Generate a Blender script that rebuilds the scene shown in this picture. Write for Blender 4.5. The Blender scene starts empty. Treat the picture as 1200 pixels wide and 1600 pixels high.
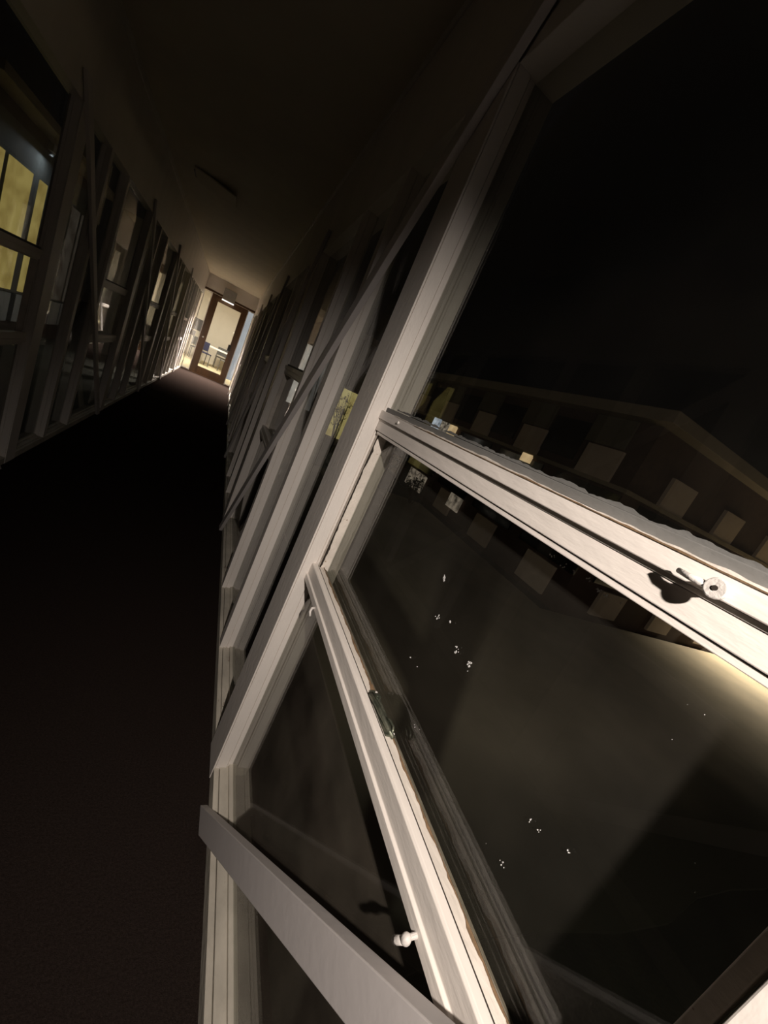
import bpy, bmesh, math, random
from mathutils import Matrix, Vector, noise
random.seed(7)
SC = bpy.context.scene
C = SC.collection

# ------------------------------------------------------------------ camera
ZC = 1.33                                   # lens height above the corridor floor
cam_data = bpy.data.cameras.new('camera')
cam = bpy.data.objects.new('camera', cam_data)
C.objects.link(cam)
cam_data.sensor_fit = 'VERTICAL'
cam_data.sensor_height = 36.0
cam_data.sensor_width = 27.0
cam_data.lens = 36.0 * 624.0 / 1600.0
cam_data.clip_start = 0.01
cam_data.clip_end = 300
Rm = Matrix(((0.84800846, -0.28505008, -0.44679761),
             (-0.33040072, 0.37482434, -0.86622288),
             (0.41438752, 0.88218658, 0.22367346)))
cam.matrix_world = Matrix.Translation((0, 0, ZC)) @ Rm.to_4x4()
SC.camera = cam

# ------------------------------------------------------------------ world and exposure
world = bpy.data.worlds.new('night_sky')
SC.world = world
world.use_nodes = True
bg = world.node_tree.nodes['Background']
bg.inputs['Color'].default_value = (0.75, 0.85, 1.0, 1)
bg.inputs['Strength'].default_value = 0.0006
SC.view_settings.view_transform = 'Standard'
SC.view_settings.look = 'None'
SC.view_settings.gamma = 1.0
SC.view_settings.use_curve_mapping = False
SC.view_settings.exposure = 0.0

def light(name, kind, loc, energy, color, target=None, **kw):
    d = bpy.data.lights.new(name, kind)
    d.energy = energy
    d.color = color
    for k, v in kw.items():
        setattr(d, k, v)
    o = bpy.data.objects.new(name, d)
    C.objects.link(o)
    o.location = loc
    if target is not None:
        o.rotation_euler = (Vector(target) - Vector(loc)).to_track_quat('-Z', 'Y').to_euler()
    return o

# hand torch held just behind the viewpoint, aimed down at the near window
light('hand_torch', 'SPOT', (0.0, -0.46, ZC + 0.40), 94.0, (1.0, 0.89, 0.80),
      target=(0.55, 0.58, ZC - 0.62), spot_size=math.radians(97), spot_blend=1.0, shadow_soft_size=0.012)

# ------------------------------------------------------------------ materials
def newmat(name):
    m = bpy.data.materials.new(name)
    m.use_nodes = True
    nt = m.node_tree
    for n in list(nt.nodes):
        nt.nodes.remove(n)
    out = nt.nodes.new('ShaderNodeOutputMaterial')
    return m, nt, out

def surf(name, col, rough=0.6, var=0.12, scale=8.0, bump=0.15, bscale=60.0, stretch=(1, 1, 1),
         chip=None, chip_amt=0.0, chip_scale=30.0, metal=0.0, col2=None):
    m, nt, out = newmat(name)
    N, L = nt.nodes, nt.links
    b = N.new('ShaderNodeBsdfPrincipled')
    b.inputs['Roughness'].default_value = rough
    b.inputs['Metallic'].default_value = metal
    L.new(b.outputs[0], out.inputs[0])
    tc = N.new('ShaderNodeTexCoord')
    mp = N.new('ShaderNodeMapping')
    mp.inputs['Scale'].default_value = stretch
    L.new(tc.outputs['Object'], mp.inputs['Vector'])
    n1 = N.new('ShaderNodeTexNoise')
    n1.inputs['Scale'].default_value = scale
    n1.inputs['Detail'].default_value = 5
    L.new(mp.outputs[0], n1.inputs['Vector'])
    ramp = N.new('ShaderNodeValToRGB')
    c2 = col2 if col2 else tuple(c * (1 - var) for c in col)
    ramp.color_ramp.elements[0].position = 0.32
    ramp.color_ramp.elements[1].position = 0.68
    ramp.color_ramp.elements[0].color = (*c2, 1)
    ramp.color_ramp.elements[1].color = (*col, 1)
    L.new(n1.outputs['Fac'], ramp.inputs['Fac'])
    colsock = ramp.outputs['Color']
    if chip:
        n2 = N.new('ShaderNodeTexNoise')
        n2.inputs['Scale'].default_value = chip_scale
        n2.inputs['Detail'].default_value = 8
        n2.inputs['Roughness'].default_value = 0.7
        L.new(mp.outputs[0], n2.inputs['Vector'])
        r2 = N.new('ShaderNodeValToRGB')
        r2.color_ramp.elements[0].position = 0.70 - chip_amt
        r2.color_ramp.elements[1].position = 0.72 - chip_amt
        r2.color_ramp.elements[0].color = (0, 0, 0, 1)
        r2.color_ramp.elements[1].color = (1, 1, 1, 1)
        L.new(n2.outputs['Fac'], r2.inputs['Fac'])
        mx = N.new('ShaderNodeMixRGB')
        mx.inputs['Color2'].default_value = (*chip, 1)
        L.new(r2.outputs['Color'], mx.inputs['Fac'])
        L.new(colsock, mx.inputs['Color1'])
        colsock = mx.outputs['Color']
    L.new(colsock, b.inputs['Base Color'])
    if bump:
        n3 = N.new('ShaderNodeTexNoise')
        n3.inputs['Scale'].default_value = bscale
        n3.inputs['Detail'].default_value = 4
        L.new(mp.outputs[0], n3.inputs['Vector'])
        bp = N.new('ShaderNodeBump')
        bp.inputs['Strength'].default_value = bump
        bp.inputs['Distance'].default_value = 0.004
        L.new(n3.outputs['Fac'], bp.inputs['Height'])
        L.new(bp.outputs[0], b.inputs['Normal'])
    return m

def emit(name, col, strength, col2=None, scale=3.0, stretch=(1, 1, 1)):
    m, nt, out = newmat(name)
    N, L = nt.nodes, nt.links
    e = N.new('ShaderNodeEmission')
    e.inputs['Strength'].default_value = strength
    L.new(e.outputs[0], out.inputs[0])
    if col2:
        tc = N.new('ShaderNodeTexCoord')
        mp = N.new('ShaderNodeMapping')
        mp.inputs['Scale'].default_value = stretch
        n = N.new('ShaderNodeTexNoise')
        n.inputs['Scale'].default_value = scale
        n.inputs['Detail'].default_value = 3
        r = N.new('ShaderNodeValToRGB')
        r.color_ramp.elements[0].position = 0.35
        r.color_ramp.elements[1].position = 0.65
        r.color_ramp.elements[0].color = (*col2, 1)
        r.color_ramp.elements[1].color = (*col, 1)
        L.new(tc.outputs['Object'], mp.inputs[0])
        L.new(mp.outputs[0], n.inputs['Vector'])
        L.new(n.outputs['Fac'], r.inputs['Fac'])
        L.new(r.outputs[0], e.inputs['Color'])
    else:
        e.inputs['Color'].default_value = (*col, 1)
    return m

def glass(name, dust=0.02, dustcol=(0.5, 0.45, 0.38), refl=1.0):
    """clear pane: view-angle reflection, transparency and a thin film of dust"""
    m, nt, out = newmat(name)
    N, L = nt.nodes, nt.links
    geo = N.new('ShaderNodeNewGeometry')
    dot = N.new('ShaderNodeVectorMath'); dot.operation = 'DOT_PRODUCT'
    L.new(geo.outputs['Normal'], dot.inputs[0]); L.new(geo.outputs['Incoming'], dot.inputs[1])
    ab = N.new('ShaderNodeMath'); ab.operation = 'ABSOLUTE'; L.new(dot.outputs['Value'], ab.inputs[0])
    om = N.new('ShaderNodeMath'); om.operation = 'SUBTRACT'; om.inputs[0].default_value = 1.0; L.new(ab.outputs[0], om.inputs[1])
    pw = N.new('ShaderNodeMath'); pw.operation = 'POWER'; pw.inputs[1].default_value = 5.0; L.new(om.outputs[0], pw.inputs[0])
    ma = N.new('ShaderNodeMath'); ma.operation = 'MULTIPLY_ADD'
    ma.inputs[1].default_value = 0.96 * refl; ma.inputs[2].default_value = 0.04 * refl
    L.new(pw.outputs[0], ma.inputs[0])
    tr = N.new('ShaderNodeBsdfTransparent'); tr.inputs['Color'].default_value = (0.95, 0.96, 0.94, 1)
    gl = N.new('ShaderNodeBsdfGlossy'); gl.inputs['Roughness'].default_value = 0.015
    df = N.new('ShaderNodeBsdfDiffuse'); df.inputs['Color'].default_value = (*dustcol, 1)
    tc = N.new('ShaderNodeTexCoord')
    n = N.new('ShaderNodeTexNoise'); n.inputs['Scale'].default_value = 6; n.inputs['Detail'].default_value = 6
    L.new(tc.outputs['Object'], n.inputs['Vector'])
    r = N.new('ShaderNodeMapRange')
    r.inputs['From Min'].default_value = 0.3; r.inputs['From Max'].default_value = 0.75
    r.inputs['To Min'].default_value = dust * 0.4; r.inputs['To Max'].default_value = dust * 1.6
    L.new(n.outputs['Fac'], r.inputs['Value'])
    m1 = N.new('ShaderNodeMixShader'); L.new(r.outputs[0], m1.inputs[0]); L.new(tr.outputs[0], m1.inputs[1]); L.new(df.outputs[0], m1.inputs[2])
    m2 = N.new('ShaderNodeMixShader'); L.new(ma.outputs[0], m2.inputs[0]); L.new(m1.outputs[0], m2.inputs[1]); L.new(gl.outputs[0], m2.inputs[2])
    L.new(m2.outputs[0], out.inputs[0])
    return m

M = {}
M['paint'] = surf('white_paint', (0.80, 0.745, 0.69), 0.45, 0.10, 7, 0.25, 90, (1, 0.6, 0.35), chip=(0.30, 0.23, 0.17), chip_amt=0.0, chip_scale=28)
M['paint_h'] = surf('white_paint_rails', (0.82, 0.76, 0.70), 0.45, 0.10, 7, 0.25, 90, (1, 0.25, 1), chip=(0.36, 0.27, 0.19), chip_amt=0.005, chip_scale=26)
M['paint_worn'] = surf('weathered_white_paint', (0.78, 0.71, 0.63), 0.6, 0.2, 14, 0.5, 120, (1, 0.4, 1), chip=(0.30, 0.20, 0.12), chip_amt=0.06, chip_scale=40)
M['brace'] = surf('brace_paint', (0.74, 0.69, 0.67), 0.55, 0.06, 5, 0.12, 70, (1, 0.5, 0.5))
M['curb'] = surf('scuffed_curb_paint', (0.62, 0.57, 0.48), 0.65, 0.35, 12, 0.5, 80, (1, 0.5, 1), chip=(0.25, 0.19, 0.14), chip_amt=0.05, chip_scale=25)
M['bead'] = surf('shaded_bead_paint', (0.15, 0.148, 0.14), 0.7, 0.25, 18, 0.3, 120, (1, 0.4, 1))  # dark tone puts the shade of the recess into the bead's colour
M['raw'] = surf('bare_brown_wood', (0.24, 0.15, 0.08), 0.8, 0.4, 60, 0.4, 150)
M['dark'] = surf('grimy_joint', (0.035, 0.025, 0.018), 0.9, 0.4, 60, 0.0)
M['outer'] = surf('weathered_outer_paint', (0.40, 0.365, 0.31), 0.7, 0.2, 6, 0.3, 60, (1, 1, 0.3))
M['putty'] = surf('dirty_putty', (0.20, 0.175, 0.125), 0.75, 0.45, 35, 0.4, 150)
M['brass'] = surf('tarnished_green_brass', (0.10, 0.115, 0.085), 0.38, 0.5, 70, 0.4, 200, metal=0.75, col2=(0.25, 0.25, 0.19))
M['fleck'] = surf('white_paint_fleck', (0.85, 0.84, 0.82), 0.7, 0.1, 100, 0.2)
M['glass'] = glass('clear_glass', 0.003)
M['glass_sash'] = glass('hazy_glass', 0.014)
M['glass_low'] = glass('dusty_glass', 0.10, (0.46, 0.39, 0.31))
M['carpet'] = surf('dark_brown_carpet', (0.028, 0.0205, 0.0175), 0.95, 0.4, 180, 0.6, 400)
next(n for n in M['carpet'].node_tree.nodes if n.type == 'BSDF_PRINCIPLED').inputs['Specular IOR Level'].default_value = 0.0
M['ceil'] = surf('cream_ceiling', (0.78, 0.70, 0.54), 0.85, 0.08, 3, 0.1, 200)
M['cream'] = surf('cream_wall', (0.72, 0.66, 0.58), 0.8, 0.06, 3, 0.1, 150)
M['brownwood'] = surf('varnished_brown_wood', (0.11, 0.052, 0.018), 0.45, 0.4, 12, 0.2, 80, (1, 1, 0.12))
M['grey_metal'] = surf('grey_enamel', (0.30, 0.28, 0.25), 0.5, 0.1, 20, 0.0)
M['black'] = surf('black_fitting', (0.012, 0.011, 0.010), 0.5, 0.2, 20, 0.0)
M['steel'] = surf('painted_steel_fitting', (0.70, 0.66, 0.62), 0.4, 0.15, 60, 0.3, 200)
M['panel_glow'] = emit('side_light_glow', (0.66, 0.675, 0.71), 0.68, (0.53, 0.545, 0.58), 2.0)  # emission stands in for the light behind the right side light

# ------------------------------------------------------------------ mesh helpers
def bx(bm, x0, x1, y0, y1, z0, z1):
    if x0 > x1: x0, x1 = x1, x0
    v = [bm.verts.new(p) for p in ((x0, y0, z0), (x1, y0, z0), (x1, y1, z0), (x0, y1, z0),
                                   (x0, y0, z1), (x1, y0, z1), (x1, y1, z1), (x0, y1, z1))]
    for f in ((3, 2, 1, 0), (4, 5, 6, 7), (0, 1, 5, 4), (1, 2, 6, 5), (2, 3, 7, 6), (3, 0, 4, 7)):
        bm.faces.new([v[i] for i in f])

def prism(bm, prof, axis, a, b):
    """extrude a closed 2-D profile along an axis; the profile is in the two other axes, in order"""
    def P(u, w, t):
        return (t, u, w) if axis == 0 else ((u, t, w) if axis == 1 else (u, w, t))
    A = [bm.verts.new(P(u, w, a)) for u, w in prof]
    B = [bm.verts.new(P(u, w, b)) for u, w in prof]
    n = len(prof)
    fs = [bm.faces.new(A), bm.faces.new(B[::-1])]
    for i in range(n):
        fs.append(bm.faces.new((A[i], B[i], B[(i + 1) % n], A[(i + 1) % n])))
    bmesh.ops.recalc_face_normals(bm, faces=fs)

def tube(bm, pts, r, seg=8, r2=None):
    pts = [Vector(p) for p in pts]
    rings = []
    n = len(pts)
    for i, p in enumerate(pts):
        d = (pts[min(i + 1, n - 1)] - pts[max(i - 1, 0)]).normalized()
        q = d.to_track_quat('Z', 'Y')
        rr = r if r2 is None else r + (r2 - r) * i / (n - 1)
        rings.append([bm.verts.new(p + q @ Vector((rr * math.cos(t * 2 * math.pi / seg), rr * math.sin(t * 2 * math.pi / seg), 0))) for t in range(seg)])
    for i in range(n - 1):
        for t in range(seg):
            bm.faces.new((rings[i][t], rings[i][(t + 1) % seg], rings[i + 1][(t + 1) % seg], rings[i + 1][t]))
    bm.faces.new(rings[0][::-1]); bm.faces.new(rings[-1])

def obj(name, bm, mat, parent=None, bevel=0.0, loc=None, smooth=False):
    me = bpy.data.meshes.new(name)
    bm.normal_update()
    bm.to_mesh(me); bm.free()
    me.materials.append(mat)
    if smooth:
        for p in me.polygons: p.use_smooth = True
    o = bpy.data.objects.new(name, me)
    C.objects.link(o)
    if parent: o.parent = parent
    if loc: o.location = loc
    if bevel:
        b = o.modifiers.new('bevel', 'BEVEL')
        b.width = bevel; b.segments = 2; b.limit_method = 'ANGLE'
    return o

def boxes(name, mat, lst, parent=None, bevel=0.0, loc=None):
    bm = bmesh.new()
    for b in lst: bx(bm, *b)
    return obj(name, bm, mat, parent, bevel, loc)

def tag(o, label, cat=None, group=None, kind=None):
    o['label'] = label
    if cat: o['category'] = cat
    if group: o['group'] = group
    if kind: o['kind'] = kind
    return o

def empty(name, loc=(0, 0, 0), rz=0):
    o = bpy.data.objects.new(name, None)
    C.objects.link(o)
    o.location = loc; o.rotation_euler = (0, 0, rz)
    o.empty_display_size = 0.1
    return o

def clone(src, parent, loc, name=None):
    o = src.copy()
    if name: o.name = name
    C.objects.link(o)
    o.parent = parent
    o.location = loc
    return o

def clone_tree(src, loc, name=None):
    r = clone(src, None, loc, name)
    for ch in list(src.children):
        c = clone(ch, r, ch.location)
        for g in list(ch.children):
            clone(g, c, g.location)
    return r

def H(z):                      # height above the floor from height above the lens
    return ZC + z

# ------------------------------------------------------------------ room shell
PER = 2.17                     # one truss period along the corridor
Y0, Y1 = -4.35, 13.55          # ends of the corridor
XL, XR = -1.03, 0.36           # inner planes of the two glazed walls
HEAD, CEIL = H(0.79), H(1.37)

tag(boxes('floor', M['carpet'], [(XL - 0.16, XR + 0.16, Y0, Y1, -0.12, 0.0)]),
    'dark brown carpet running down the narrow corridor', 'floor', kind='structure')
tag(boxes('ceiling', M['ceil'], [(XL - 0.25, XR + 0.25, Y0, Y1, CEIL, CEIL + 0.15)]),
    'unlit cream ceiling over the whole corridor', 'ceiling', kind='structure')
tag(boxes('wall_back', M['cream'], [(XL - 0.16, XR + 0.16, Y0 - 0.15, Y0, -0.12, CEIL)]),
    'cream end wall of the corridor behind the viewpoint', 'wall', kind='structure')

KS = list(range(-2, 6))        # truss periods built
def glazed_wall(side):
    right = side == 'right'
    mx = (lambda x: x) if right else (lambda x: XL - (x - XR))
    def bb(*b):
        return (mx(b[0]), mx(b[1]), *b[2:])
    ya, yb = Y0, Y1
    # wall body: plate above the heads, with the moulding under it
    wall = boxes('wall_' + side, M['paint'], [bb(0.36, 0.476 if right else 0.44, ya, yb, HEAD, CEIL), bb(0.352, 0.36, ya, yb, CEIL - 0.05, CEIL)], bevel=0.002)
    tag(wall, 'long white glazed timber wall with diagonal braces on the ' + side + ' of the corridor', 'wall', kind='structure')
    # curb along the floor
    boxes('curb', M['curb'], [bb(0.358, 0.374, ya, yb, 0, 0.044), bb(0.374, 0.376, ya, yb, 0, 0.036), bb(0.376, 0.404, ya, yb, 0, 0.047),
                              bb(0.404, 0.426, ya, yb, 0, 0.055)], wall, 0.0015)
    lab = {}
    protos = {}
    def put(key, make, k):
        if key not in protos:
            protos[key] = make()
            protos[key].location = (0, k * PER, 0)
        else:
            clone(protos[key], wall, (0, k * PER, 0))
    z0, zt = 0.036, HEAD
    for k in KS:
        far = k * PER
        # main post: cover board, jamb, outer lining with shadow gaps between
        put('main', lambda: boxes('post', M['paint'], [
            bb(0.3555, 0.3602, 1.020, 1.154, 0.0, zt), bb(0.3602, 0.3622, 1.024, 1.150, 0.0, zt),
            bb(0.3622, 0.397, 1.0205, 1.1535, 0.0, zt), bb(0.397, 0.4005, 1.028, 1.146, 0.0, zt), bb(0.4005, 0.4155, 1.026, 1.148, 0.0, zt)], wall, 0.0012), k)
        oe = (0.476, 0.434, 0.434) if right else (0.426, 0.426, 0.426)
        put('main_out', lambda: boxes('outer_lining', M['outer'], [bb(0.4155, oe[0], 1.027, 1.147, 0.0, zt)], wall, 0.0012), k)
        put('b_out', lambda: boxes('outer_lining', M['outer'], [bb(0.426, oe[1] + 0.0005, 1.632, 1.673, z0, zt)], wall, 0.0012), k)
        put('mullb', lambda: boxes('mullion', M['paint'], [
            bb(0.36, 0.389, 1.625, 1.680, z0, zt), bb(0.389, 0.392, 1.629, 1.676, z0, zt), bb(0.392, 0.419, 1.626, 1.679, z0, zt),
            bb(0.419, 0.426, 1.630, 1.675, z0, zt)], wall, 0.0012), k)
        put('mulla', lambda: boxes('mullion', M['paint'], [
            bb(0.36, 0.381, 2.145, 2.195, z0, zt), bb(0.381, 0.384, 2.149, 2.195, z0, zt), bb(0.384, 0.409, 2.146, 2.194, z0, zt),
            bb(0.409, 0.426, 2.150, 2.195, z0, zt)], wall, 0.0012), k)
        # glazing beads of the tall fixed lights and their panes
        if k < 5:
            put('tall1', lambda: boxes('fixed_pane', M['glass'], [bb(0.416, 0.420, 1.1515, 1.6295, 0.0555, zt - 0.0005)], wall), k)
            put('tall2', lambda: boxes('fixed_pane', M['glass'], [bb(0.416, 0.420, 1.6755, 2.1495, 0.0555, zt - 0.0005)], wall), k)
        else:
            put('tall1', None, k)
        # diagonal brace, foot on the floor beside the main post, rising towards the viewpoint
        def brace():
            bm = bmesh.new()
            rise = H(0.90); run = rise / math.tan(math.radians(46.7))
            prof = [(0.842, 0.001), (0.93, 0.001), (0.93 - run, rise), (0.842 - run, rise)]
            prism(bm, prof, 0, mx(0.333), mx(0.355))
            return obj('diagonal_brace', bm, M['brace'], wall, 0.0015)
        if k > -1:
            put('brace', brace, k)
        # wide bay between the mullion and the main post
        y0, y1 = 0.0300, 1.0225
        put('transom_up', lambda: boxes('transom', M['paint_h'], [
            bb(0.391, 0.43, y0, y1, H(-0.0225), H(0.0)), bb(0.3960, 0.43, y0, y1, H(-0.0280), H(-0.0225)),
            bb(0.3975, 0.43, y0, y1, H(-0.0540), H(-0.0280))], wall, 0.0012), k)
        put('bead_up', lambda: boxes('glazing_bead', M['bead'], [bb(0.404, 0.4165, y0, y1, H(0.0), H(0.012))], wall, 0.001), k)
        def sill():
            bm = bmesh.new()
            prof = [(0.3805, -0.531), (0.3805, -0.514), (0.385, -0.511), (0.385, -0.478), (0.388, -0.4745), (0.401, -0.4755),
                    (0.401, -0.515), (0.444, -0.525), (0.444, -0.555), (0.40, -0.555), (0.40, -0.531)]
            prism(bm, [(mx(a), H(b)) for a, b in prof], 1, y0, y1)
            return obj('sill', bm, M['paint_h'], wall, 0.0009)
        put('sill', sill, k)
        put('up_pane', lambda: boxes('fixed_pane', M['glass'], [bb(0.417, 0.421, y0, y1, H(0.0005), zt - 0.0005)], wall), k)
        put('low_pane', lambda: boxes('fixed_pane', M['glass_low'], [bb(0.416, 0.420, y0, y1, 0.0555, H(-0.566))], wall), k)
    return wall, mx

def build_window(side, mx):
    """opening sash of a wide bay, local y = the bay of period 0"""
    y0, y1 = 0.0307, 1.0218
    def bb(*b): return (mx(b[0]), mx(b[1]), *b[2:])
    root = empty('window_1', (0, 0, 0))
    bm = bmesh.new()
    for b in (bb(0.4055, 0.437, y1 - 0.011, y1, H(-0.506), H(-0.0565)), bb(0.4055, 0.437, y0, y0 + 0.011, H(-0.506), H(-0.0565))):
        bx(bm, *b)
    obj('stile', bm, M['paint_worn'], root, 0.001)
    boxes('top_rail', M['paint_h'], [bb(0.4, 0.437, y0 + 0.0112, y1 - 0.0112, H(-0.0625), H(-0.0552))], root, 0.001)
    bm = bmesh.new()
    prof = [(0.4035, -0.512), (0.4035, -0.4775), (0.4200, -0.4785), (0.4240, -0.482), (0.4335, -0.488), (0.4335, -0.512)]
    prism(bm, [(mx(a), H(b)) for a, b in prof], 1, y0 + 0.0112, y1 - 0.0112)
    obj('bottom_rail', bm, M['paint_worn'], root, 0.001)
    boxes('pane', M['glass_sash'], [bb(0.434, 0.438, y0 + 0.0112, y1 - 0.0112, H(-0.512), H(-0.0632))], root)
    return root

wallR, mxR = glazed_wall('right')
wallL, mxL = glazed_wall('left')
wn = 0
order = ['nearest', 'second', 'third', 'fourth', 'fifth', 'sixth']
WIN = {}
for side, mx in (('right', mxR), ('left', mxL)):
    proto = None
    for k in KS:
        wn += 1
        if proto is None:
            w = build_window(side, mx); proto = w
            w.name = 'window_%d' % wn
            w.location = (0, k * PER, 0)
        else:
            w = clone_tree(proto, (0, k * PER, 0), 'window_%d' % wn)
        WIN[(side, k)] = w
        if k >= 0:
            txt = '%s white opening sash down the %s wall from the viewpoint' % (order[k], side)
        else:
            txt = 'white opening sash in the %s wall, %s behind the viewpoint' % (side, ['', 'first', 'second'][-k])
        tag(w, txt, 'window', kind='structure')

# ------------------------------------------------------------------ details of the nearest right window
w0 = WIN[('right', 0)]
w0['label'] = 'nearest right opening sash with flaking paint and a tarnished green latch'
def flaky(name, mat, path, n=140, wmax=0.004, wmin=0.0006, seed=1, parent=w0, thick=0.0008, fscale=18, cover=1.0):
    """ragged strip of paint along a line from path[0] to path[1]; spreads along path[2], stands off along path[3]"""
    a, b, u, nrm = [Vector(p) for p in path]
    bm = bmesh.new()
    prev = None
    for i in range(n + 1):
        t = i / n
        p = a.lerp(b, t)
        q = noise.noise(Vector((t * fscale, seed * 3.7, 0))) * 0.65 + noise.noise(Vector((t * fscale * 4, seed * 1.3, 5))) * 0.35
        wd = wmin + (wmax - wmin) * max(0.0, min(1.0, 0.5 + q * 1.1))
        if noise.noise(Vector((t * fscale * 0.6, seed * 7.1, 9))) > cover: wd = wmin * 0.2
        ring = [bm.verts.new(p), bm.verts.new(p + u * wd), bm.verts.new(p + u * wd + nrm * thick), bm.verts.new(p + nrm * thick)]
        if prev:
            for j in range(4):
                bm.faces.new((prev[j], prev[(j + 1) % 4], ring[(j + 1) % 4], ring[j]))
        else:
            bm.faces.new(ring)
        prev = ring
    bm.faces.new(prev[::-1])
    bmesh.ops.recalc_face_normals(bm, faces=bm.faces)
    return obj(name, bm, mat, parent)
E1, E2 = 0.053, 1.0105
# bottom rail: brown chipped edge, white curling paint, dirty putty on the slope
flaky('chipped_edge', M['raw'], ((0.4205, E1, H(-0.4780)), (0.4205, E2, H(-0.4780)), (-1, 0, 0.04), (0, 0, 1)), 160, 0.0055, 0.0002, 2, thick=0.0007, fscale=34)
flaky('grime_line', M['dark'], ((0.4245, E1, H(-0.4820)), (0.4245, E2, H(-0.4820)), (-0.78, 0, 0.62), (0.3, 0, 0.6)), 160, 0.0066, 0.0030, 3, thick=0.0009, fscale=22)
flaky('putty', M['putty'], ((0.4333, E1, H(-0.4875)), (0.4333, E2, H(-0.4875)), (-0.86, 0, 0.5), (0.2, 0, 0.9)), 160, 0.0085, 0.006, 4, thick=0.001, fscale=10)
flaky('grime_line', M['dark'], ((0.4034, E1, H(-0.4772)), (0.4034, E2, H(-0.4772)), (-1, 0, 0), (0, 0, 1)), 160, 0.0018, 0.0008, 6, thick=0.0006, fscale=9)
# stile: crack and flaking edge beside the glass
flaky('flaking_paint', M['paint_worn'], ((0.4055, 1.0108, H(-0.50)), (0.4055, 1.0108, H(-0.066)), (1, 0, 0), (0, -1, 0)), 120, 0.016, 0.008, 8, thick=0.0014, fscale=12)
flaky('grime_line', M['dark'], ((0.4055, 1.0102, H(-0.50)), (0.4055, 1.0102, H(-0.066)), (1, 0, 0), (0, -1, 0)), 120, 0.0065, 0.0004, 9, thick=0.0040, fscale=9)
# transom: ragged brown paint line along its upper arris, ragged bead edge against the upper glass
flaky('chipped_edge', M['raw'], ((0.3906, 0.045, H(-0.0022)), (0.3906, 0.80, H(-0.0022)), (0, 0, 1), (-1, 0, 0)), 200, 0.0022, 0.0002, 11, thick=0.0006, fscale=11)
flaky('flaking_paint', M['paint_worn'], ((0.3908, 0.045, H(-0.001)), (0.3908, 0.92, H(-0.001)), (0, 0, 1), (-1, 0, 0)), 200, 0.0042, 0.0004, 12, thick=0.0007, fscale=13)
flaky('flaking_paint', M['bead'], ((0.4165, 0.045, H(0.0118)), (0.4165, 0.98, H(0.0145)), (0, 0, 1), (-1, 0, 0)), 220, 0.007, 0.0006, 13, thick=0.0015, fscale=24)

# latch: casement fastener on the bottom rail
def latch():
    root = empty('latch', (0, 0, 0))
    root.parent = w0
    bm = bmesh.new()
    z = H(-0.4772)
    prism(bm, [(0.4045, 0.435), (0.4235, 0.432), (0.4235, 0.522), (0.4185, 0.535), (0.4075, 0.533), (0.4045, 0.520)], 2, z, z + 0.0035)
    obj('latch_plate', bm, M['brass'], root, 0.0008)
    bm = bmesh.new()
    tube(bm, [(0.405, 0.520, z + 0.006), (0.4055, 0.49, z + 0.010), (0.408, 0.462, z + 0.009), (0.413, 0.442, z + 0.005), (0.418, 0.430, z + 0.002)], 0.0052, 10, 0.0036)
    obj('latch_handle', bm, M['brass'], root, 0, None, True)
    bm = bmesh.new()
    tube(bm, [(0.4135, 0.512, z), (0.4135, 0.512, z + 0.011)], 0.0075, 14)
    tube(bm, [(0.4135, 0.512, z + 0.011), (0.4135, 0.512, z + 0.0135)], 0.0045, 12)
    obj('latch_pivot', bm, M['brass'], root, 0.0006)
    bm = bmesh.new()
    tube(bm, [(0.419, 0.470, z + 0.003), (0.4225, 0.462, z + 0.007), (0.4225, 0.447, z + 0.008), (0.419, 0.438, z + 0.003)], 0.0024, 8)
    obj('latch_keeper', bm, M['brass'], root, 0, None, True)
    for yy in (0.528, 0.437):
        bm = bmesh.new(); tube(bm, [(0.420, yy, z + 0.003), (0.420, yy, z + 0.0048)], 0.0025, 10)
        obj('screw', bm, M['steel'], root)
    flaky('chipped_edge', M['raw'], ((0.4215, 0.520, z), (0.4215, 0.552, z), (-1, 0, 0.05), (0, 0, 1)), 30, 0.012, 0.001, 21, root, 0.0012, 40)
    return root
tag(latch(), 'tarnished green brass latch')

# stay pin on the transom: ringed disc with a short arm
sp = empty('stay_pin'); sp.parent = w0
bm = bmesh.new()
tube(bm, [(0.3912, 0.163, H(-0.015)), (0.380, 0.163, H(-0.015))], 0.0036, 12)
obj('pin_stem', bm, M['steel'], sp)
bm = bmesh.new()
tube(bm, [(0.381, 0.163, H(-0.015)), (0.3765, 0.163, H(-0.015))], 0.0088, 20)
obj('pin_disc', bm, M['steel'], sp, 0.0012)
bm = bmesh.new()
tube(bm, [(0.3765, 0.163, H(-0.015)), (0.3757, 0.163, H(-0.015))], 0.0022, 10)
obj('pin_hole', bm, M['dark'], sp)
bm = bmesh.new()
tube(bm, [(0.380, 0.170, H(-0.016)), (0.381, 0.184, H(-0.0165)), (0.384, 0.196, H(-0.016))], 0.0032, 8, 0.0024)
obj('pin_arm', bm, M['steel'], sp, 0, None, True)
tag(sp, 'white painted pin with a round drilled head')
bm = bmesh.new()
tube(bm, [(0.3912, 0.885, H(-0.011)), (0.387, 0.885, H(-0.011))], 0.0036, 10)
obj('screw', bm, M['steel'], w0, 0.0005)
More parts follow.
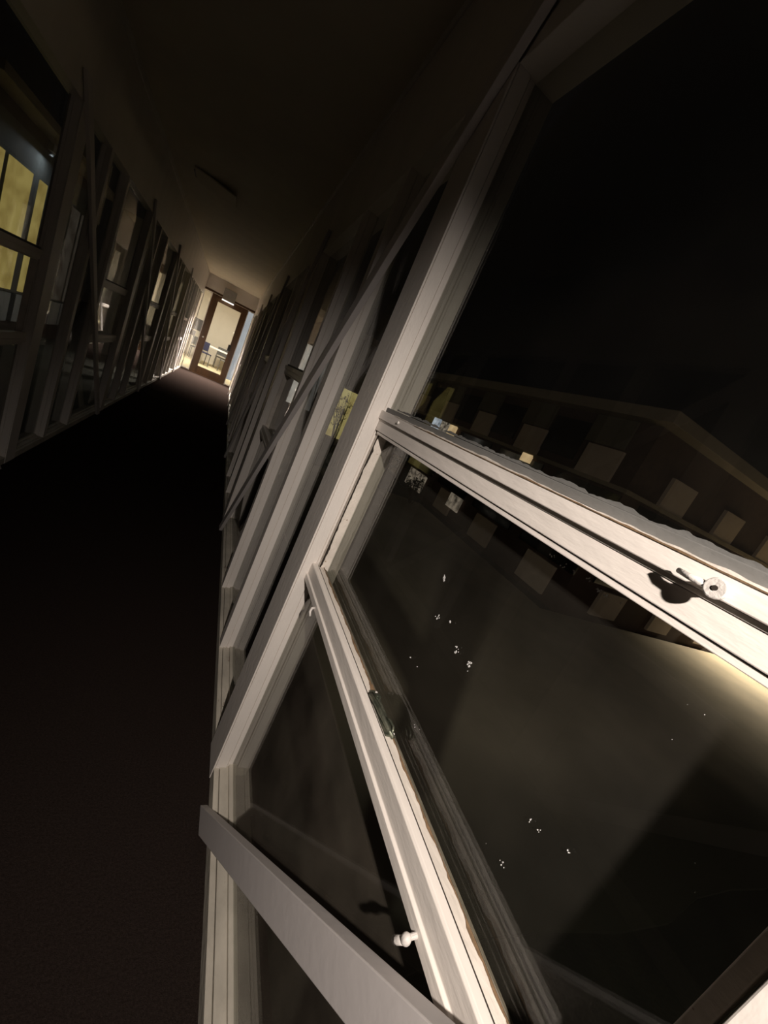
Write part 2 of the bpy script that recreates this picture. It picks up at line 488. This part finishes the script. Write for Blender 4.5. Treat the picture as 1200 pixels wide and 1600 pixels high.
# hook and knob under the sill edge
bm = bmesh.new()
tube(bm, [(0.381, 0.862, H(-0.525)), (0.373, 0.860, H(-0.526)), (0.369, 0.853, H(-0.532)), (0.371, 0.846, H(-0.541))], 0.0038, 8, 0.0030)
obj('sill_hook', bm, M['steel'], w0, 0, None, True)
kn = empty('sill_knob'); kn.parent = w0
bm = bmesh.new()
tube(bm, [(0.381, 0.206, H(-0.524)), (0.366, 0.206, H(-0.526))], 0.0034, 10)
obj('knob_stem', bm, M['steel'], kn)
bm = bmesh.new()
bmesh.ops.create_uvsphere(bm, u_segments=14, v_segments=10, radius=0.0062, matrix=Matrix.Translation((0.367, 0.2055, H(-0.526))) @ Matrix.Diagonal((1, 1, 1.15, 1)))
obj('knob_head', bm, M['steel'], kn, 0, None, True)
bm = bmesh.new()
tube(bm, [(0.367, 0.206, H(-0.529)), (0.365, 0.212, H(-0.540)), (0.366, 0.215, H(-0.546))], 0.0044, 10, 0.0050)
obj('knob_tail', bm, M['steel'], kn, 0, None, True)

# flecks of old paint on the glass (too small to pick apart)
def flecks(name, spots, plane, parent, seed):
    rnd = random.Random(seed)
    bm = bmesh.new()
    for (y, z, s, n) in spots:
        for i in range(n):
            cy = y + rnd.gauss(0, s * 0.6); cz = z + rnd.gauss(0, s * 0.6)
            r = s * rnd.uniform(0.15, 0.5)
            m = rnd.randint(5, 7)
            f = []
            for xx in (plane, plane - 0.0006):
                f.append([bm.verts.new((xx, cy + r * math.cos(j * 6.283 / m) * (0.5 + 0.5 * ((j * 37 + i) % 3) / 2), cz + r * math.sin(j * 6.283 / m))) for j in range(m)])
            bm.faces.new(f[0][::-1]); bm.faces.new(f[1])
            for j in range(m):
                bm.faces.new((f[0][j], f[0][(j + 1) % m], f[1][(j + 1) % m], f[1][j]))
    bmesh.ops.recalc_face_normals(bm, faces=bm.faces)
    o = obj(name, bm, M['fleck'], parent)
    o['kind'] = 'stuff'
    return o
def on_plane(px, py, x):
    """point of the glass plane seen at a photo pixel, read off once for the measured fleck positions"""
    r = Rm @ Vector((px - 600.0, -(py - 800.0), -624.0))
    return r.y / r.x * x, H(r.z / r.x * x)
sp_list = []
for px, py, s, n in ((694, 903, .0045, 8), (683, 965, .004, 5), (703, 972, .003, 4), (714, 1015, .004, 6), (733, 1039, .0045, 8),
                     (641, 1028, .0022, 3), (652, 1042, .0015, 2), (648, 1135, .002, 3), (655, 1140, .0012, 1), (610, 1050, .0015, 1),
                     (829, 1280, .0022, 4), (842, 1297, .0016, 3), (889, 1330, .0020, 3), (785, 1350, .0024, 5), (760, 1320, .0008, 1),
                     (1087, 1350, .0012, 2), (1088, 1395, .0010, 2), (1074, 1100, .0008, 1), (1100, 1117, .0008, 1), (1049, 1155, .0007, 1),
                     (865, 868, .0035, 5), (880, 885, .003, 4), (898, 893, .003, 5), (918, 905, .003, 5), (935, 920, .003, 5), (950, 930, .0025, 5),
                     (970, 942, .002, 3)):
    y, z = on_plane(px, py, 0.4335)
    sp_list.append((y, z, s, n))
flecks('paint_flecks', sp_list, 0.4335, w0, 5)

# ------------------------------------------------------------------ far end: door, side lights, lamp
YD = Y1
fw = boxes('wall_far', M['cream'], [(XL - 0.16, XR + 0.16, YD, YD + 0.14, 2.33, CEIL + 0.15)])
tag(fw, 'cream wall over the door at the far end of the corridor', 'wall', kind='structure')
tag(boxes('trim_1', M['brownwood'], [(XL, XR, YD - 0.012, YD + 0.05, 2.275, 2.33)], bevel=0.003), 'thin brown head trim above the far door and its side lights', 'trim', kind='structure')
door = empty('door_1', (0, 0, 0))
tag(door, 'brown wooden door with a tall clear glass panel at the far end', 'door', kind='structure')
yd0, yd1 = YD + 0.02, YD + 0.075
boxes('stile', M['brownwood'], [(-0.81, -0.63, yd0, yd1, 0.02, 2.27)], door, 0.004)
boxes('stile', M['brownwood'], [(0.013, 0.177, yd0, yd1, 0.02, 2.27)], door, 0.004)
boxes('top_rail', M['brownwood'], [(-0.63, 0.013, yd0, yd1, 2.11, 2.27)], door, 0.004)
boxes('bottom_rail', M['brownwood'], [(-0.63, 0.013, yd0, yd1, 0.02, 0.235)], door, 0.004)
boxes('pane', M['glass'], [(-0.63, 0.013, yd0 + 0.025, yd0 + 0.031, 0.235, 2.11)], door)
boxes('lock_case', M['black'], [(-0.03, 0.05, yd0 - 0.03, yd0, 0.98, 1.16)], door, 0.004)
bm = bmesh.new(); tube(bm, [(-0.72, yd0, 1.05), (-0.72, yd0 - 0.05, 1.05)], 0.022, 12); obj('knob', bm, M['steel'], door, 0.004)
boxes('threshold', M['brownwood'], [(XL, XR, YD - 0.01, YD + 0.14, 0.0, 0.02)], door)
for nm, x0, x1, m, lb in (('window_%d' % (wn + 1), XL, -0.81, M['paint'], 'narrow clear side light left of the far door'),
                       ('window_%d' % (wn + 2), 0.177, XR, M['paint'], 'narrow side light with a glowing pale blue panel right of the far door')):
    r = empty(nm); tag(r, lb, 'window', kind='structure')
    boxes('frame', m, [(x0, x0 + 0.018, YD + 0.02, YD + 0.07, 0.02, 2.27), (x1 - 0.018, x1, YD + 0.02, YD + 0.07, 0.02, 2.27),
                       (x0 + 0.018, x1 - 0.018, YD + 0.02, YD + 0.07, 2.25, 2.27), (x0 + 0.018, x1 - 0.018, YD + 0.02, YD + 0.07, 0.02, 0.05)], r, 0.002)
    boxes('pane', M['glass'], [(x0 + 0.018, x1 - 0.018, YD + 0.04, YD + 0.045, 0.05, 2.25)], r)
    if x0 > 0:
        boxes('glow_panel', M['panel_glow'], [(x0 + 0.018, x1 - 0.018, YD + 0.05, YD + 0.06, 0.2, 2.25)], r)

lamp = empty('wall_light', (-0.39, YD, 2.2))
tag(lamp, 'grey box lamp with a bright strip underneath above the far door', 'lamp')
boxes('housing', M['grey_metal'], [(-0.165, 0.165, -0.13, -0.002, 0.022, 0.33)], lamp, 0.006)
M['strip'] = emit('lamp_strip', (1.0, 0.93, 0.82), 2.2)
boxes('diffuser', M['strip'], [(-0.16, 0.16, -0.128, -0.015, 0.0, 0.022)], lamp)
li = light('wall_light_glow', 'SPOT', (0, -0.135, -0.015), 2000.0, (1.0, 0.88, 0.79), spot_size=math.radians(78), spot_blend=0.7, shadow_soft_size=0.05)
li.parent = lamp; li.rotation_euler = (math.radians(-30), 0, 0)

# ceiling hatch hanging slightly open
ht = empty('ceiling_hatch', (-0.60, 5.55, CEIL))
tag(ht, 'small ceiling hatch sagging open at one corner', 'hatch')
bm = bmesh.new()
prism(bm, [(-0.20, -0.001), (0.22, -0.035), (0.22, -0.047), (-0.20, -0.013)], 1, -0.22, 0.22)
obj('hatch_panel', bm, M['ceil'], ht)
boxes('hinge', M['grey_metal'], [(-0.215, -0.20, -0.1, 0.1, -0.014, 0.0)], ht)

# ------------------------------------------------------------------ room behind the door
M['wood_floor'] = surf('pale_wood_floor', (0.62, 0.53, 0.34), 0.5, 0.1, 4, 0.0)
M['table_white'] = surf('white_laminate', (0.85, 0.82, 0.76), 0.4, 0.04, 4, 0.0)
M['chair_grey'] = surf('grey_plastic', (0.14, 0.135, 0.13), 0.5, 0.1, 10, 0.0)
M['blue'] = surf('navy_fabric', (0.03, 0.03, 0.07), 0.8, 0.1, 20, 0.0)
M['poster'] = surf('grey_poster', (0.13, 0.12, 0.125), 0.6, 0.3, 6, 0.0)
rx0, rx1, ry0, ry1 = -3.2, 2.6, YD + 0.14, 20.0
tag(boxes('floor_far_room', M['wood_floor'], [(rx0, rx1, ry0, ry1, -0.12, 0.0)]), 'pale wooden floor of the lit room behind the door', 'floor', kind='structure')
tag(boxes('wall_far_room', M['cream'], [(rx0, rx1, ry1, ry1 + 0.12, -0.12, 2.85), (rx0 - 0.12, rx0, ry0, ry1 + 0.12, -0.12, 2.85), (rx1, rx1 + 0.12, ry0, ry1 + 0.12, -0.12, 2.85)]),
    'beige walls of the lit room behind the door', 'wall', kind='structure')
tag(boxes('ceiling_far_room', M['cream'], [(rx0, rx1, ry0, ry1, 2.85, 2.97)]), 'ceiling of the lit room behind the door', 'ceiling', kind='structure')
rl = empty('ceiling_light', (-0.6, 16.6, 2.85)); tag(rl, 'flat ceiling light in the room behind the door', 'lamp')
boxes('tray', M['grey_metal'], [(-0.6, 0.6, -0.3, 0.3, -0.04, 0.0)], rl, 0.004)
M['tray_glow'] = emit('ceiling_diffuser', (1.0, 0.95, 0.86), 4.0)
boxes('diffuser', M['tray_glow'], [(-0.57, 0.57, -0.27, 0.27, -0.05, -0.04)], rl)
l2 = light('ceiling_light_glow', 'AREA', (0, 0, -0.06), 190.0, (1.0, 0.93, 0.82), shape='RECTANGLE', size=1.1, size_y=0.5)
l2.parent = rl
def table(x, y, wdt, label):
    t = empty('table', (x, y, 0)); tag(t, label, 'table', 'tables in the far room')
    boxes('table_top', M['table_white'], [(-wdt / 2, wdt / 2, -0.35, 0.35, 0.71, 0.76)], t, 0.004)
    for sx in (-1, 1):
        for sy in (-1, 1):
            boxes('leg', M['table_white'], [(sx * (wdt / 2 - 0.04) - 0.02, sx * (wdt / 2 - 0.04) + 0.02, sy * 0.30 - 0.02, sy * 0.30 + 0.02, 0, 0.71)], t)
    return t
table(-0.30, 18.4, 1.1, 'white table seen through the door glass')
table(-2.05, 18.6, 1.0, 'white table seen through the left side light')
def chair(x, y, rz, m, label):
    t = empty('chair', (x, y, 0), rz); tag(t, label, 'chair', 'chairs in the far room')
    boxes('seat', m, [(-0.21, 0.21, -0.21, 0.21, 0.43, 0.47)], t, 0.01)
    boxes('backrest', m, [(-0.2, 0.2, 0.19, 0.22, 0.52, 0.84)], t, 0.01)
    for sx in (-1, 1):
        boxes('leg', M['chair_grey'], [(sx * 0.19 - 0.012, sx * 0.19 + 0.012, -0.2, -0.176, 0, 0.43)], t)
        boxes('leg', M['chair_grey'], [(sx * 0.19 - 0.012, sx * 0.19 + 0.012, 0.19, 0.214, 0, 0.52)], t)
chair(-0.75, 17.72, 0.4, M['blue'], 'navy chair at the table behind the door glass')
chair(-0.15, 19.1, 0.1, M['chair_grey'], 'grey chair on the far side of the table behind the door')
chair(0.12, 17.75, -2.6, M['chair_grey'], 'grey chair turned away right of the table behind the door')
chair(-1.10, 18.85, 0.2, M['chair_grey'], 'dark chair seen through the left side light')
for x, z, wd, hh, lb in ((-1.37, 1.29, 0.34, 0.46, 'large grey poster on the back wall seen through the side light'), (-1.46, 0.90, 0.2, 0.2, 'small grey notice below the large poster')):
    p = boxes('poster', M['poster'], [(x - wd / 2, x + wd / 2, ry1 - 0.012, ry1 - 0.001, z - hh / 2, z + hh / 2)])
    tag(p, lb, 'poster', 'notices on the far wall')

# ------------------------------------------------------------------ outside
GZ = H(-1.8)
M['lawn'] = surf('night_lawn', (0.024, 0.023, 0.014), 0.95, 0.5, 3, 0.8, 60)
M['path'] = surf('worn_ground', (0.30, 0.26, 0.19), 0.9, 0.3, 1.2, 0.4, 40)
nt = M['path'].node_tree                                # base colour blends from pale to dark towards the corridor's near end
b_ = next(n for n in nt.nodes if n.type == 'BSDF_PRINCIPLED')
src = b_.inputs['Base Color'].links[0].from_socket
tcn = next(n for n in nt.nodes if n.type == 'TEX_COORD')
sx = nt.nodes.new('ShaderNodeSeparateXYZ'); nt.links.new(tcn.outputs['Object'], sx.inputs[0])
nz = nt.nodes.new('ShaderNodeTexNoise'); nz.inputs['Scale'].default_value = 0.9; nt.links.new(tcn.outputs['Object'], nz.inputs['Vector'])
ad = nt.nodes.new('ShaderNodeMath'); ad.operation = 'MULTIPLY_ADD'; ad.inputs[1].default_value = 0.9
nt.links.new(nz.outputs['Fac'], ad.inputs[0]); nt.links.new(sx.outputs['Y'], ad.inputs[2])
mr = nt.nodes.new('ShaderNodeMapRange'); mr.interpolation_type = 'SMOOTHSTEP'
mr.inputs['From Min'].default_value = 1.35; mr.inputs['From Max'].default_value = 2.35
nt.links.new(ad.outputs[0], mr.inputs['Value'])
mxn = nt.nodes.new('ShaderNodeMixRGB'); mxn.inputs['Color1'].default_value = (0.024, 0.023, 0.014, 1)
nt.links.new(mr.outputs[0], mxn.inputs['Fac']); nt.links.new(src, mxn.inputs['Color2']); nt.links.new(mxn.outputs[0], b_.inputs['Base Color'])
M['brick'] = surf('dark_brown_brick', (0.060, 0.034, 0.024), 0.85, 0.3, 10, 0.3, 50)
M['spandrel'] = surf('pale_spandrel', (0.46, 0.38, 0.30), 0.8, 0.1, 6, 0.1)
M['fascia'] = surf('grey_brown_fascia', (0.24, 0.20, 0.14), 0.7, 0.15, 5, 0.1)
M['pier'] = surf('olive_grey_pier', (0.11, 0.10, 0.065), 0.85, 0.2, 6, 0.2)
M['night_glass'] = surf('dark_window_glass', (0.008, 0.008, 0.008), 0.1, 0.2, 3, 0.0)
lawn = boxes('lawn', M['lawn'], [(-14, 32, -14, 34, GZ - 0.3, GZ)])
tag(lawn, 'dark lawn around the corridor at night', 'lawn', kind='structure')
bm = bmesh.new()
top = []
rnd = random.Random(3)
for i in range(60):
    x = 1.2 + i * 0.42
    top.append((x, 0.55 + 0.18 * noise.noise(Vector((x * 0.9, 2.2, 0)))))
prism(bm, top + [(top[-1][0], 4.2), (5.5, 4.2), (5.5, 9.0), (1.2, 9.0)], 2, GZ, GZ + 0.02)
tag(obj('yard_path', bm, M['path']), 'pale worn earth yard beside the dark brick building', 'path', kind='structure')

# building right of the corridor: long side faces the corridor, short end faces the viewer
bR = empty('brick_building', (5.8, 4.2, GZ))
tag(bR, 'long dark brick building with pale square panels and a flat roof', 'building')
BH = H(1.68) - GZ
boxes('wall', M['brick'], [(0.06, 12.0, 0.06, 18.0, 0, BH - 0.1)], bR)
boxes('roof_fascia', M['fascia'], [(-0.25, 12.3, -0.25, 18.3, BH - 0.16, BH + 0.02)], bR, 0.01)
zl = H(0.46) - GZ
boxes('ledge', M['fascia'], [(-0.02, 0.06, -0.02, 18.0, zl - 0.05, zl + 0.02)], bR)
boxes('ledge', M['fascia'], [(0.061, 12.0, -0.02, 0.06, zl - 0.05, zl + 0.02)], bR)
zp = H(0.73) - GZ
zq = H(-1.42) - GZ
proto = {}
def panel(key, bl, m, loc, name='panel'):
    if key in proto:
        clone(proto[key], bR, loc)
    else:
        o = boxes(name, m, [bl], bR); o.location = loc; proto[key] = o
for i in range(8):                                      # long side
    y = 0.75 + i * 1.78
    panel('su', (-0.0, 0.06, -0.36, 0.36, -0.27, 0.27), M['spandrel'], (0, y, zp))
    panel('sl', (-0.0, 0.06, -0.36, 0.36, -0.27, 0.27), M['spandrel'], (0, y, zq))
    panel('pr', (0.02, 0.06, -0.40, 0.40, zp + 0.3, BH - 0.17), M['pier'], (0, y + 0.1, 0), 'pier')
    panel('wn', (0.02, 0.06, -0.42, 0.42, zp - 0.1, BH - 0.35), M['night_glass'], (0, y + 0.96, 0), 'window')
    panel('wl', (0.02, 0.06, -0.7, 0.7, zq + 0.33, zl - 0.1), M['night_glass'], (0, y, 0), 'window')
for i in range(6):                                      # short end
    x = 1.25 + i * 1.8
    panel('eu', (-0.36, 0.36, 0.0, 0.06, -0.27, 0.27), M['spandrel'], (x, 0, zp - 0.02))
    panel('el', (-0.36, 0.36, 0.0, 0.06, -0.24, 0.24), M['spandrel'], (x, 0, zq))
    panel('ew', (-0.7, 0.7, 0.02, 0.06, zq + 0.33, zl - 0.1), M['night_glass'], (x, 0, 0), 'window')
# its lit windows; low glowing patches are added in place of pale lit surfaces
M['lit_blue'] = emit('lit_window_white', (0.75, 0.85, 1.0), 0.55, (0.2, 0.22, 0.25), 4)
M['lit_curtain'] = emit('lit_window_curtain', (0.55, 0.46, 0.36), 0.55, (0.05, 0.04, 0.03), 9)
M['low_glow'] = emit('low_glow_patch', (0.62, 0.50, 0.38), 0.30, (0.10, 0.08, 0.06), 7)
M['lit_warm'] = emit('lit_window_warm', (1.0, 0.72, 0.40), 0.6, (0.6, 0.40, 0.2), 4)
for m, ya, yb, za, zb in (('lit_blue', 6.15, 6.6, -0.2, 0.46), ('lit_curtain', 5.65, 6.1, -0.2, 0.44), ('lit_warm', 5.22, 5.6, -0.2, 0.43), ('lit_warm', 2.15, 2.45, 0.27, 0.44),
                          ('low_glow', 5.5, 6.6, -1.66, -1.16), ('low_glow', 3.55, 4.1, -1.45, -1.1)):
    boxes('lit_window_or_patch', M[m], [(-0.04, 0.0, ya, yb, H(za) - GZ, H(zb) - GZ)], bR)

# downlight on the short end of the brick building
yl = empty('yard_lamp', (12.9, 4.2, H(1.25)))
tag(yl, 'shaded wall lamp lighting the yard beside the brick building', 'lamp')
boxes('bracket', M['black'], [(-0.04, 0.04, -0.3, 0.0, 0.0, 0.04)], yl)
bm = bmesh.new()
prism(bm, [(-0.17, -0.16), (0.17, -0.16), (0.08, 0.0), (-0.08, 0.0)], 1, -0.40, -0.18)
obj('shade', bm, M['black'], yl)
l3 = light('yard_lamp_glow', 'SPOT', (0, -0.29, -0.17), 3600.0, (1.0, 0.83, 0.62), spot_size=math.radians(136), spot_blend=0.7, shadow_soft_size=0.05)
l3.parent = yl; l3.rotation_euler = (math.radians(-22), 0, 0)

# unseen fill lamp added behind the viewpoint to light the brick facade and yard
bl = empty('facade_fill_lamp', (0.44, -2.9, H(0.95)))
tag(bl, 'added fill lamp on the outer face of the corridor', 'lamp')
boxes('body', M['grey_metal'], [(0.0, 0.04, -0.12, 0.12, -0.07, 0.07)], bl, 0.01)
M['facade_fill'] = emit('facade_fill_glow', (1.0, 0.85, 0.62), 3.0)
boxes('lens', M['facade_fill'], [(0.04, 0.08, -0.10, 0.10, -0.05, 0.05)], bl, 0.01)
l4 = light('facade_fill_glow', 'AREA', (0.10, 0, 0), 60.0, (1.0, 0.84, 0.70), target=None, shape='RECTANGLE', size=0.2, size_y=0.1)
l4.parent = bl; l4.rotation_euler = (0, math.radians(-90), 0)

# end building that the corridor runs into: its front right of the corridor with lit windows
M['render'] = surf('grey_render', (0.32, 0.29, 0.25), 0.85, 0.15, 4, 0.2)
eb = empty('end_building', (0.62, YD + 0.1, GZ))
tag(eb, 'grey building at the far end of the corridor with lit windows', 'building')
EH = H(1.75) - GZ
boxes('wall', M['render'], [(0.0, 4.6, 0.0, 0.3, 0, EH)], eb)
boxes('roof_edge', M['fascia'], [(-0.1, 4.6, -0.25, 0.35, EH, EH + 0.18)], eb)
M['lit_white'] = emit('lit_window_pale', (1.0, 0.93, 0.84), 0.8, (0.75, 0.68, 0.6), 3)
M['lit_grey'] = emit('lit_window_grey', (0.30, 0.28, 0.26), 0.45, (0.15, 0.14, 0.13), 6, (1, 1, 0.3))
M['lit_yellow'] = emit('lit_window_yellow', (0.95, 0.80, 0.32), 0.45, (0.65, 0.5, 0.18), 3)
for m, xa, xb, za, zb in (('lit_white', 1.44, 1.70, -1.05, 0.86), ('lit_grey', 1.72, 2.25, -1.05, 0.80), ('lit_yellow', 3.05, 3.75, -1.55, 0.12)):
    wq = boxes('window', M['paint'], [(xa - 0.04, xa, -0.05, 0.0, H(za) - GZ, H(zb) - GZ), (xb, xb + 0.018, -0.05, 0.0, H(za) - GZ, H(zb) - GZ), (xa, xb, -0.05, 0.0, H(zb) - GZ, H(zb) - GZ + 0.04)], eb)
    boxes('lit_pane', M[m], [(xa, xb, -0.03, -0.001, H(za) - GZ, H(zb) - GZ)], wq)
for xa, xb, za, zb in ((1.72, 1.92, 0.8, -0.1), (2.05, 2.25, 0.75, -0.9), (1.72, 1.85, 0.8, -0.5)):
    bm = bmesh.new(); tube(bm, [(xa, -0.07, H(za) - GZ), (xb, -0.08, H(zb) - GZ)], 0.012, 6); obj('curtain_cord', bm, M['fleck'], eb)

# front of the end building left of the corridor, with one window into the lit room
ef = empty('annex_building', (-1.2, YD, GZ))
tag(ef, 'grey annex left of the corridor with a window into the lit room', 'building')
fz0, fz1 = 0.70 - GZ, 2.15 - GZ
for nm, b in (('wall_pier', (-2.2, -1.05, 0.0, 0.139, 0, EH)), ('wall_pier', (-0.32, 0.0, 0.0, 0.139, 0, EH)),
              ('spandrel', (-1.05, -0.32, 0.0, 0.139, 0, fz0)), ('lintel', (-1.05, -0.32, 0.0, 0.139, fz1, EH))):
    boxes(nm, M['render'], [b], ef)
wq = boxes('window_frame', M['paint'], [(-1.05, -1.01, 0.03, 0.09, fz0, fz1), (-0.36, -0.32, 0.03, 0.09, fz0, fz1), (-1.01, -0.36, 0.03, 0.09, fz1 - 0.04, fz1),
                                        (-1.01, -0.36, 0.03, 0.09, fz0, fz0 + 0.04), (-0.70, -0.67, 0.03, 0.09, fz0 + 0.04, fz1 - 0.04)], ef)
boxes('pane', M['glass'], [(-1.01, -0.70, 0.055, 0.06, fz0 + 0.04, fz1 - 0.04)], wq)
boxes('pane', M['glass'], [(-0.67, -0.36, 0.055, 0.06, fz0 + 0.04, fz1 - 0.04)], wq)

# building left of the corridor with yellow lit windows
M['left_panel'] = surf('blue_grey_panel', (0.50, 0.54, 0.60), 0.7, 0.1, 4, 0.1)
M['left_frame'] = surf('dark_green_grey_frame', (0.10, 0.105, 0.10), 0.7, 0.1, 4, 0.1)
M['left_yellow'] = emit('yellow_blind', (0.95, 0.74, 0.24), 0.34, (0.62, 0.45, 0.13), 2.2, (1, 1, 1.4))
M['left_dim'] = emit('dim_blind', (0.50, 0.42, 0.33), 0.085, (0.25, 0.19, 0.14), 2.2, (1, 1, 1.4))
lb = empty('classroom_building', (-3.6, 8.0, GZ))
tag(lb, 'building left of the corridor with yellow blinds behind its windows', 'building')
boxes('wall', M['brick'], [(-3.0, -0.08, 0, 5.4, 0, H(1.75) - GZ)], lb)
boxes('frame_band', M['left_frame'], [(-0.08, -0.03, 0, 5.4, H(-0.90) - GZ, H(1.55) - GZ)], lb)
boxes('roof_edge', M['fascia'], [(-3.2, 0.3, -0.2, 5.45, H(1.75) - GZ, H(1.75) - GZ + 0.12)], lb)
for ya, yb, mm in ((8.10, 8.93, 'left_yellow'), (9.08, 9.90, 'left_yellow'), (10.18, 10.50, 'left_yellow'), (10.80, 11.70, 'left_yellow'),
                   (11.85, 12.30, 'left_dim'), (12.45, 13.20, 'left_dim'), (13.28, 13.36, 'left_dim')):
    boxes('lit_window_or_patch', M[mm], [(-0.03, -0.015, ya - 8.0, yb - 8.0, H(-0.86) - GZ, H(1.07) - GZ)], lb)
    boxes('panel', M['left_panel'], [(-0.08, -0.01, ya - 8.04, yb - 7.96, H(-1.42) - GZ, H(-0.92) - GZ)], lb)
ll = empty('panel_fill_lamp', (-3.55, 10.1, H(1.55)))  # lamp added to brighten the blue-grey panels below the blinds
tag(ll, 'added fill lamp at the eaves of the building with yellow blinds', 'lamp')
boxes('body', M['grey_metal'], [(0.0, 0.08, -0.1, 0.1, 0.0, 0.12)], ll, 0.01)
l5 = light('panel_fill_glow', 'AREA', (0.12, 0, -0.02), 5.0, (0.80, 0.90, 1.0), shape='RECTANGLE', size=0.2, size_y=0.1)
l5.parent = ll; l5.rotation_euler = (0, math.radians(-25), 0)

# leafless shrubs in front of the lit windows
M['twig'] = surf('dark_twig', (0.10, 0.075, 0.05), 0.9, 0.3, 30, 0.0)
M['leaf'] = surf('dull_green_leaf', (0.05, 0.06, 0.025), 0.8, 0.4, 20, 0.0)
def shrub(x, y, h, sp, seed, label):
    rnd = random.Random(seed)
    s = empty('shrub', (x, y, GZ)); tag(s, label, 'shrub', 'shrubs by the lit windows')
    bm = bmesh.new(); lm = bmesh.new()
    for i in range(16):
        a = rnd.uniform(0, 6.283); l = h * rnd.uniform(0.6, 1.0); o = sp * rnd.uniform(0.2, 1)
        p = [(0.05 * math.cos(a), 0.05 * math.sin(a), 0), (o * 0.4 * math.cos(a), o * 0.4 * math.sin(a), l * 0.5), (o * math.cos(a + 0.3), o * math.sin(a + 0.3), l)]
        tube(bm, p, 0.012, 5, 0.004)
        for j in range(3):
            q = Vector(p[1]).lerp(Vector(p[2]), rnd.uniform(0, 0.9))
            e = q + Vector((rnd.uniform(-1, 1), rnd.uniform(-1, 1), rnd.uniform(0.2, 1))) * 0.18
            tube(bm, [q, e], 0.005, 4, 0.002)
            for m_ in range(5):
                c = q.lerp(e, rnd.random()) + Vector((rnd.uniform(-.04, .04), rnd.uniform(-.04, .04), rnd.uniform(-.04, .04)))
                u = Vector((rnd.uniform(-1, 1), rnd.uniform(-1, 1), rnd.uniform(-1, 1))).normalized() * 0.035
                v = u.orthogonal().normalized() * 0.016
                n_ = u.cross(v).normalized() * 0.006
                f = [lm.verts.new(t) for t in (c - u, c + v, c + u + n_, c - v)]
                lm.faces.new(f)
    obj('branches', bm, M['twig'], s)
    o = obj('leaves', lm, M['leaf'], s); o['kind'] = 'stuff'
shrub(3.55, 11.9, 2.0, 0.6, 3, 'shrub in front of the yellow window of the end building')
shrub(4.9, 10.6, 1.1, 0.5, 4, 'low shrub beside the lit corner of the brick building')
shrub(5.0, 8.6, 0.8, 0.45, 5, 'lowest shrub along the side of the brick building')
